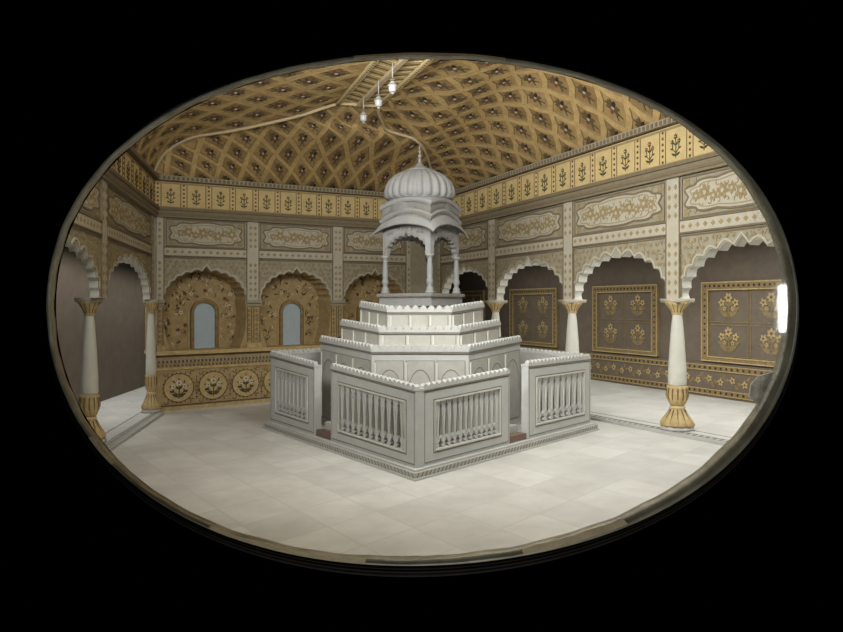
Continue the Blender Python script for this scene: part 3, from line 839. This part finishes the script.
FL = lambda a: ins[0].lerp(ins[1], a)
FR = lambda a: ins[0].lerp(ins[3], a)
screen(FL(0), FL(.50), 1.05, 1.17, 11, 'pierced marble screen to the left of the front corner')
screen(FL(.62), FL(1), 1.15, 1.24, 8, 'narrow pierced marble screen at the left corner, before the gilded dado')
screen(FR(.03), FR(.455), 1.05, 1.12, 12, 'pierced marble screen to the right of the front corner')
screen(FR(.565), FR(1), 1.19, 1.19, 8, 'narrow pierced marble screen at the right corner, before the arcade')
screen(ins[1].lerp(ins[2], .03), ins[1].lerp(ins[2], .42), 1.24, 1.22, 0, 'rear marble screen whose top shows behind the left corner screen', False)
screen(ins[3].lerp(ins[2], .03), ins[3].lerp(ins[2], .42), 1.19, 1.22, 0, 'rear marble screen whose top shows behind the right corner screen', False)
# steps in the openings
for (pa, pb_, lab) in ((FL(.50), FL(.62), 'rose stone step in the left opening between two screens'), (FR(.455), FR(.565), 'rose stone step in the right opening between two screens')):
    Wq = Wall(pa, pb_, (pa + (cen - pa)), 4.6, 4.6)
    st = MB(); st.rect(.015, Wq.L - .015, .11, .2, Wq.F, .02, .35, 'rose'); st.rect(.02, Wq.L - .02, .2, .3, Wq.F, .16, .36, 'marble')
    o = st.build('stone_step'); tag(o, lab, 'step', 'steps into the platform enclosure')

# ------------------------------------------------------------------ stepped platform
sp = empty('stepped_platform', (0, 12, .11), 'white marble octagonal platform in three crested tiers', 'platform')
def tier(fx0, fx1, fy, sx0, sx1, sy0, zb, zt, zts, npf, nps):
    yb = 24.0 - fy; sy1 = sy0 + .5
    P = [(fx0, fy), (fx1, fy), (sx1, sy0), (sx1, sy1), (fx1, yb), (fx0, yb), (sx0, sy1), (sx0, sy0)]
    Z = [zt, zt] + [zts] * 6
    b = MB()
    n = 8
    def slab(grow, h0, h1, mt, top=True):
        Pg = []
        for (x, y) in P:
            v = Vector((x - (fx0 + fx1) / 2, y - 12)); l = v.length; v = v * ((l + grow) / l); Pg.append(((fx0 + fx1) / 2 + v.x, 12 + v.y))
        vs = [(p[0], p[1], h0(i)) for i, p in enumerate(Pg)] + [(p[0], p[1], h1(i)) for i, p in enumerate(Pg)]
        b.add(vs, [(i, (i + 1) % n, n + (i + 1) % n, n + i) for i in range(n)] + [tuple(range(n))[::-1], tuple(range(n, 2 * n))], mt)
    slab(0, lambda i: zb, lambda i: Z[i] - .05, 'marble')
    slab(.02, lambda i: Z[i] - .115, lambda i: Z[i] - .09, 'marble_line')
    slab(.025, lambda i: Z[i] - .09, lambda i: Z[i] - .05, 'marble')
    slab(.02, lambda i: zb, lambda i: zb + .03, 'marble')
    faces = []
    for i in (7, 0, 1):
        j = (i + 1) % 8; p, q = P[i], P[j]
        Wq = Wall(p, q, (p[0], p[1] - 3) if i == 0 else (p[0] * 3, p[1] - 2), 0, 0); L_ = Wq.L
        def F(s_, h_, o_, Wq=Wq, i=i, j=j, L_=L_):
            r = Wq.P + Wq.d * s_ + Wq.n * o_; H = Z[i] + (Z[j] - Z[i]) * s_ / L_ - .115
            return (r.x, r.y, zb + h_ * (H - zb))
        faces.append((F, L_, i, j, Wq))
        m = npf if i == 0 else nps
        for k in range(m):
            x0, x1 = .03 + k * (L_ - .06) / m + .018, .03 + (k + 1) * (L_ - .06) / m - .018
            b.rect(x0, x1, .1, .92, F, .001, .004, 'marble_panel')
            b.line([(x0, .1), (x1, .1), (x1, .92), (x0, .92)], .012, F, .0, 'marble_line', True, .006)
            b.line([(x0 + .0, .9), (x0, .1)], .022, F, 0, 'shaft', False, .02)
            if zt < 1.6:
                cx = (x0 + x1) / 2; aw = (x1 - x0) / 2 - .015
                ar = [(cx - aw * math.cos(PI * t / 10), .42 + .4 * max(0.0, math.sin(PI * t / 10)) ** .8) for t in range(11)]
                b.line(ar, .010, F, .003, 'marble_line', False, .005)
    t = b.build('tier', sp)
    c = MB()
    for F, L_, i, j, Wq in faces:
        def F2(s_, h_, o_, Wq=Wq, i=i, j=j, L_=L_):
            r = Wq.P + Wq.d * s_ + Wq.n * (o_ + .02); return (r.x, r.y, Z[i] + (Z[j] - Z[i]) * s_ / L_ - .052 + h_)
        n_ = int(L_ / .105)
        for k in range(n_):
            x = (k + .5) * L_ / n_; c.prism([(x - .042, 0), (x + .042, 0), (x + .042, .034), (x + .022, .052), (x, .064), (x - .022, .052), (x - .042, .034)], F2, -.05, 0, 'marble')
    c.build('crest', t)
tier(-.68, .645, 10.2, -1.60, 1.57, 11.85, .11, 1.45, 1.51, 3, 3)
tier(-.60, .54, 10.65, -1.28, 1.245, 11.9, 1.40, 1.70, 1.77, 3, 3)
tier(-.50, .44, 11.0, -.98, .985, 11.95, 1.64, 1.985, 2.06, 3, 3)

# ------------------------------------------------------------------ domed canopy on the platform
cL_, cF_, cR_, cB_ = Vector((-.62, 11.95)), Vector((.135, 11.35)), Vector((.61, 12.2)), Vector((.15, 13.0))
ck = [cL_, cF_, cR_, cB_]; cc = Vector((-.03, 12.1))
ch = empty('domed_canopy', (cc.x, cc.y, 1.98), 'white marble pavilion with ribbed dome on slender columns atop the stepped platform', 'pavilion')
def grow(pts, d): 
    out = []
    for p in pts:
        v = p - cc; out.append(p + v.normalized() * d)
    return out
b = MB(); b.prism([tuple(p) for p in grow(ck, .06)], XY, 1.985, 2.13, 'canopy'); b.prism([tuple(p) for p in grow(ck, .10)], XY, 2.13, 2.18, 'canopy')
g = grow(ck, .10)
for (i, j) in ((0, 1), (1, 2)):
    Wq = Wall(g[i], g[j], (g[i] - (cc - g[i]) * 2), 4.6, 4.6); Wz = lambda s_, h_, o_, Wq=Wq: Wq.F(s_, 0, o_)[:2] + (h_,)
    b.line([(0, 2.135), (Wq.L, 2.135)], .01, Wz, 0, 'marble_line')
    x = .03
    while x < Wq.L - .02: b.rect(x, x + .02, 2.145, 2.17, Wz, 0, .006, 'marble_line'); x += .05
b.build('floor_slab', ch)
for p in ck:
    b = MB(); q = p + (cc - p).normalized() * .04; c = (q.x, q.y, 2.18)
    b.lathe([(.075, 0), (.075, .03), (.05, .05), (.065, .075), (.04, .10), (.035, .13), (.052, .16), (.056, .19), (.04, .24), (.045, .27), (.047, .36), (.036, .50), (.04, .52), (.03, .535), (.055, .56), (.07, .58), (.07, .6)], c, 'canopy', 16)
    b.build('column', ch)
def bangla(s_, L_): 
    t = s_ / L_; return max(0.0, math.sin(PI * t)) ** .8
for (i, j) in ((0, 1), (1, 2), (2, 3), (3, 0)):
    p, q = ck[i], ck[j]; Wq = Wall(p, q, (p + q) / 2 + ((p + q) / 2 - cc) * 4, 4.6, 4.6); L_ = Wq.L
    Wz = lambda s_, h_, o_, Wq=Wq: Wq.F(s_, 0, o_)[:2] + (h_,)
    zc = 2.78; rise = .17 * min(1, L_ / .95)
    vis = i < 2
    a = L_ / 2 - .075
    arch = cusp_arch(L_ / 2, a, zc, 3.12 + .02, 5, .3, .2)
    top = [(L_ * k / 12, 3.21 + .8 * rise * bangla(L_ * k / 12, L_)) for k in range(12, -1, -1)]
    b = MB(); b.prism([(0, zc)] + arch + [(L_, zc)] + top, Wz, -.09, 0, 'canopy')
    if vis:
        ol = [((x - L_ / 2) * 1.05 + L_ / 2, zc + (y - zc) * 1.08) for x, y in arch]
        b.line(ol, .016, Wz, 0, 'marble_line', False, .004)
        b.line([(.03, zc + .02)] + [(.03 + (L_ - .06) * k / 12, 3.19 + rise * bangla(L_ * k / 12, L_)) for k in range(13)] + [(L_ - .03, zc + .02)], .012, Wz, 0, 'marble_line', False, .004)
        reg = [(.05, zc + .05)] + ol + [(L_ - .05, zc + .05), (L_ - .05, 3.2), (L_ / 2, 3.33), (.05, 3.2)]
        arabesque(b, Wz, reg, .085, .001, 'marble_line', 'canopy_panel', 0)
    b.build('scalloped_arch', ch)
    # curved eave and cornice, mitred at the corners
    def mitre(a_, b_, c_):
        u1, u2 = (b_ - a_).normalized(), (c_ - b_).normalized()
        return math.tan(math.acos(max(-1, min(1, u1.dot(u2)))) / 2)
    m0, m1 = mitre(ck[i - 1], p, q), mitre(p, q, ck[(j + 1) % 4])
    def sweep(prof, mt, droop=0.0):
        N = 20; vs = []
        for k in range(N + 1):
            t = k / N; bb = max(0, math.sin(PI * t)) ** .85
            for (o, z, rr) in prof:
                s_ = -o * m0 + (L_ + o * (m0 + m1)) * t
                vs.append(Wz(s_, z + rr * rise / .17 * bb - (droop * (o / .14) * (abs(2 * t - 1) ** 6) if o > .05 else 0), o))
        m = len(prof)
        fs = [(k * m + c_, k * m + (c_ + 1) % m, (k + 1) * m + (c_ + 1) % m, (k + 1) * m + c_) for k in range(N) for c_ in range(m)]
        fs += [tuple(range(m)), tuple(range(N * m, (N + 1) * m))]
        b.add(vs, fs, mt, False)
    b = MB(); sweep([(-.09, 3.220, .15), (.0, 3.220, .15), (.13, 3.130, .12), (.14, 3.145, .12), (.07, 3.245, .14), (.0, 3.290, .14), (-.09, 3.290, .14)], 'canopy', .04)
    b.build('curved_eave', ch)
    b = MB(); sweep([(-.12, 3.290, .14), (.02, 3.290, .14), (.02, 3.309, .14), (-.12, 3.309, .14)], 'marble_line')
    sweep([(-.12, 3.309, .14), (.03, 3.309, .14), (.045, 3.346, .13), (.02, 3.377, .13), (-.12, 3.377, .13)], 'canopy')
    sweep([(-.12, 3.377, .13), (.0, 3.377, .13), (.0, 3.415, .12), (-.12, 3.415, .12)], 'marble_line')
    sweep([(-.12, 3.415, .12), (.01, 3.415, .12), (.01, 3.515, .10), (-.12, 3.515, .10)], 'canopy_panel')
    sweep([(-.12, 3.515, .10), (.03, 3.515, .10), (.045, 3.553, .09), (.03, 3.590, .09), (-.12, 3.603, .09)], 'canopy')
    b.build('curved_cornice', ch)
# roof bed and dome
b = MB(); b.prism([tuple(p) for p in grow(ck, -.04)], XY, 3.2, 3.56, 'canopy'); b.lathe([(.53, 3.38), (.545, 3.5), (.53, 3.66), (.50, 3.72)], (cc.x, cc.y, 0), 'canopy_panel', 40, sx=1, sy=.95)
b.build('drum', ch)
b = MB(); R = .555
prof = [(.50, 3.70), (.525, 3.715), (.54, 3.74), (.555, 3.79), (.55, 3.86), (.53, 3.93), (.49, 4.0), (.43, 4.065), (.35, 4.12), (.26, 4.165), (.17, 4.195), (.12, 4.205)]
b.lathe([(r_ * .97, z) for r_, z in prof], (cc.x, cc.y, 0), 'canopy', 144, 24, .085, sy=.95)
b.lathe([(.50, 3.695), (.535, 3.70), (.535, 3.72), (.50, 3.73)], (cc.x, cc.y, 0), 'canopy', 48, sy=.95)
dm = b.build('ribbed_dome', ch)
b = MB(); b.lathe([(.21, 4.16), (.215, 4.185), (.16, 4.205), (.10, 4.235), (.06, 4.27), (.03, 4.31)], (cc.x, cc.y, 0), 'canopy', 48, 16, .09)
b.build('lotus_cap', dm)
b = MB(); b.lathe([(.03, 4.30), (.02, 4.33), (.035, 4.355), (.012, 4.375), (.012, 4.39), (.035, 4.415), (.012, 4.44), (.01, 4.46), (.026, 4.485), (.01, 4.51), (.006, 4.53), (.016, 4.545), (.004, 4.60)], (cc.x, cc.y, 0), 'canopy', 14)
b.build('finial', dm)

# ------------------------------------------------------------------ oval frame: the miniature's mount, casing and glass
FY = 5.8
def P2W(px, py, y=FY): return ((px - 421.5) / F_PX * y, EYE + (HOR - py) / F_PX * y)
def oval(th, grow=0, dx=0, dy=0):
    c = [1.0218, -.002, .0005, -.0086, -.003, .0039, -.0008, -.011, .0027]
    r = c[0]
    for k in (1, 2, 3, 4): r += c[2 * k - 1] * math.cos(k * th) + c[2 * k] * math.sin(k * th)
    x, y = 373 * math.cos(th) * r, 250 * math.sin(th) * r; l = math.hypot(x, y)
    return P2W(422 + x * (l + grow) / l + dx, 309 + y * (l + grow) / l + dy)
NO = 180
TT = [2 * PI * k / NO for k in range(NO)]
of = empty('oval_frame', (0, FY, EYE + (HOR - 562) / F_PX * FY), 'dark oval frame with grey glass edge around the view of the hall', 'frame')
def ringmesh(mb, fr, mt, smooth=True):
    """fr: list of functions th -> (x,z,y) giving successive rings"""
    m = len(fr); vs = []
    for th in TT:
        for f in fr:
            x, z, y = f(th); vs.append((x, y, z))
    fs = [(k * m + j, k * m + (j + 1) % m, ((k + 1) % NO) * m + (j + 1) % m, ((k + 1) % NO) * m + j) for k in range(NO) for j in range(m)]
    mb.add(vs, fs, mt, smooth)
def rg(grow, y, dy=0): return lambda th: oval(th, grow(th) if callable(grow) else grow, 0, dy) + (y,)
def wdt(th):
    c, s = math.cos(th), math.sin(th)       # s>0 is the lower half
    return -(1.8 + (3.2 + 1.6 * c) * max(0, s) ** 1.5 + 6.5 * max(0, c) ** 4 + 6 * max(0, math.cos(th - .75)) ** 6 + .7 * math.sin(23 * th) * .5 + .5 * math.sin(41 * th + 1))
b = MB(); ringmesh(b, [rg(wdt, FY + .02), rg(lambda t: wdt(t) * .45, FY - .05), rg(0.3, FY - .03), rg(1, FY + .06), rg(wdt, FY + .06)], 'edge'); b.build('glass_edge', of)
b = MB(); 
for k in range(4):
    g0 = lambda t, k=k: max(-.5, 1 + k * 1.4 + 6 * max(0, math.sin(t)) * (k / 3)); g1 = lambda t, k=k: 1 + (k + .8) * 1.4 + 7 * max(0, math.sin(t)) * ((k + .8) / 3)
    ringmesh(b, [rg(g0, FY + .05), rg(lambda t, g0=g0, g1=g1: (g0(t) + g1(t)) / 2, FY + .02 + .01 * k), rg(g1, FY + .05), rg(g0, FY + .09)], 'casing')
b.build('outer_casing', of)
# flaked patch of old paste inside the right edge
b = MB(); pts = [(751, 398), (753, 385), (760, 377), (772, 373), (784, 371), (789, 374), (786, 384), (780, 396), (771, 405), (760, 404)]
pp = [P2W(*p) for p in pts]
b.prism(pp, lambda a, c, o: (a, FY - o, c), -.05, -.03, 'chip'); b.build('flaked_patch', of)
# paper tape remnants on the lower edge
for (t0, t1) in ((1.72, 2.15), (2.5, 2.62), (-1.75, -1.35), (1.0, 1.3)):
    b = MB(); n = 14; vs = []
    for k in range(n + 1):
        th = t0 + (t1 - t0) * k / n
        for g_ in (wdt(th) - 1.2 - .6 * random.random(), wdt(th) * .35):
            for y in (FY - .052, FY - .058): x, z = oval(th, g_); vs.append((x, y, z))
    fs = [(4 * k + a, 4 * k + b_, 4 * (k + 1) + b_, 4 * (k + 1) + a) for k in range(n) for a, b_ in ((0, 2), (2, 3), (3, 1), (1, 0))] + [(0, 1, 3, 2), (4 * n, 4 * n + 1, 4 * n + 3, 4 * n + 2)]
    b.add(vs, fs, 'tape'); b.build('paper_tape', of)
# convex cover glass
gm = bpy.data.materials.new('cover_glass'); gm.use_nodes = True; nt = gm.node_tree; N = nt.nodes; Lk = nt.links
for n in list(N):
    if n.type == 'BSDF_PRINCIPLED': N.remove(n)
out = [n for n in N if n.type == 'OUTPUT_MATERIAL'][0]
tr = N.new('ShaderNodeBsdfTransparent'); gl = N.new('ShaderNodeBsdfGlossy'); gl.inputs['Roughness'].default_value = .06; gl.inputs['Color'].default_value = (1, 1, 1, 1)
fr = N.new('ShaderNodeFresnel'); fr.inputs['IOR'].default_value = 1.45
ms = N.new('ShaderNodeMixShader'); Lk.new(fr.outputs[0], ms.inputs[0]); Lk.new(tr.outputs[0], ms.inputs[1]); Lk.new(gl.outputs[0], ms.inputs[2])
# dust grains near the right rim, plus a painted pale haze beside the glare
tc = N.new('ShaderNodeNewGeometry'); sx = N.new('ShaderNodeSeparateXYZ'); Lk.new(tc.outputs['Position'], sx.inputs[0])
mr = N.new('ShaderNodeMapRange'); mr.inputs['From Min'].default_value = P2W(735, 0)[0]; mr.inputs['From Max'].default_value = P2W(795, 0)[0]; Lk.new(sx.outputs[0], mr.inputs['Value'])
nz = N.new('ShaderNodeTexNoise'); nz.inputs['Scale'].default_value = 26; nz.inputs['Detail'].default_value = 8; nz.inputs['Roughness'].default_value = .8; Lk.new(tc.outputs['Position'], nz.inputs['Vector'])
rp = N.new('ShaderNodeValToRGB'); rp.color_ramp.elements[0].position = .42; rp.color_ramp.elements[1].position = .75; Lk.new(nz.outputs['Fac'], rp.inputs['Fac'])
mm = N.new('ShaderNodeMath'); mm.operation = 'MULTIPLY'; Lk.new(mr.outputs[0], mm.inputs[0]); Lk.new(rp.outputs['Color'], mm.inputs[1])
m3 = N.new('ShaderNodeMath'); m3.operation = 'MULTIPLY'; m3.inputs[1].default_value = .9; Lk.new(mm.outputs[0], m3.inputs[0])
df = N.new('ShaderNodeBsdfDiffuse'); df.inputs['Color'].default_value = (.6, .6, .58, 1)
m2 = N.new('ShaderNodeMixShader'); Lk.new(m3.outputs[0], m2.inputs[0]); Lk.new(ms.outputs[0], m2.inputs[1]); Lk.new(df.outputs[0], m2.inputs[2])
Lk.new(m2.outputs[0], out.inputs['Surface'])
M['glass'] = gm
b = MB(); rings = 22; vs = []; fs = []
c0_ = P2W(422, 309)
for j in range(rings + 1):
    f = (j / rings)
    sag = .34 * (1 - f ** 3.2)
    for th in TT:
        x, z = oval(th, -1.5); vs.append((c0_[0] + (x - c0_[0]) * f, FY + .0 - sag * .55, c0_[1] + (z - c0_[1]) * f))
for j in range(rings):
    for k in range(NO):
        k2 = (k + 1) % NO; fs.append((j * NO + k, j * NO + k2, (j + 1) * NO + k2, (j + 1) * NO + k))
b.add(vs, fs, 'glass', True); go = b.build('cover_glass', of, recalc=False)
# black mount board around the oval
b = MB(); vs = []; 
outer = []
for th in TT:
    c, s = math.cos(th), math.sin(th); k = 1 / max(abs(c) / 12.0, abs(s) / 6.5); outer.append((c * k, EYE - s * k))
for k, th in enumerate(TT):
    x, z = oval(th, 1.0); vs += [(x, FY + .07, z), (outer[k][0], FY + .07, outer[k][1]), (x, FY + .13, z), (outer[k][0], FY + .13, outer[k][1])]
fs = []
for k in range(NO):
    a, c = 4 * k, 4 * ((k + 1) % NO)
    fs += [(a, a + 1, c + 1, c), (a + 2, c + 2, c + 3, a + 3), (a, c, c + 2, a + 2), (a + 1, a + 3, c + 3, c + 1)]
b.add(vs, fs, 'black'); tag(b.build('wall_front'), 'plain black wall around the oval opening', None, None, 'structure')

for o in COL.objects:
    if '_o' in o: del o['_o']
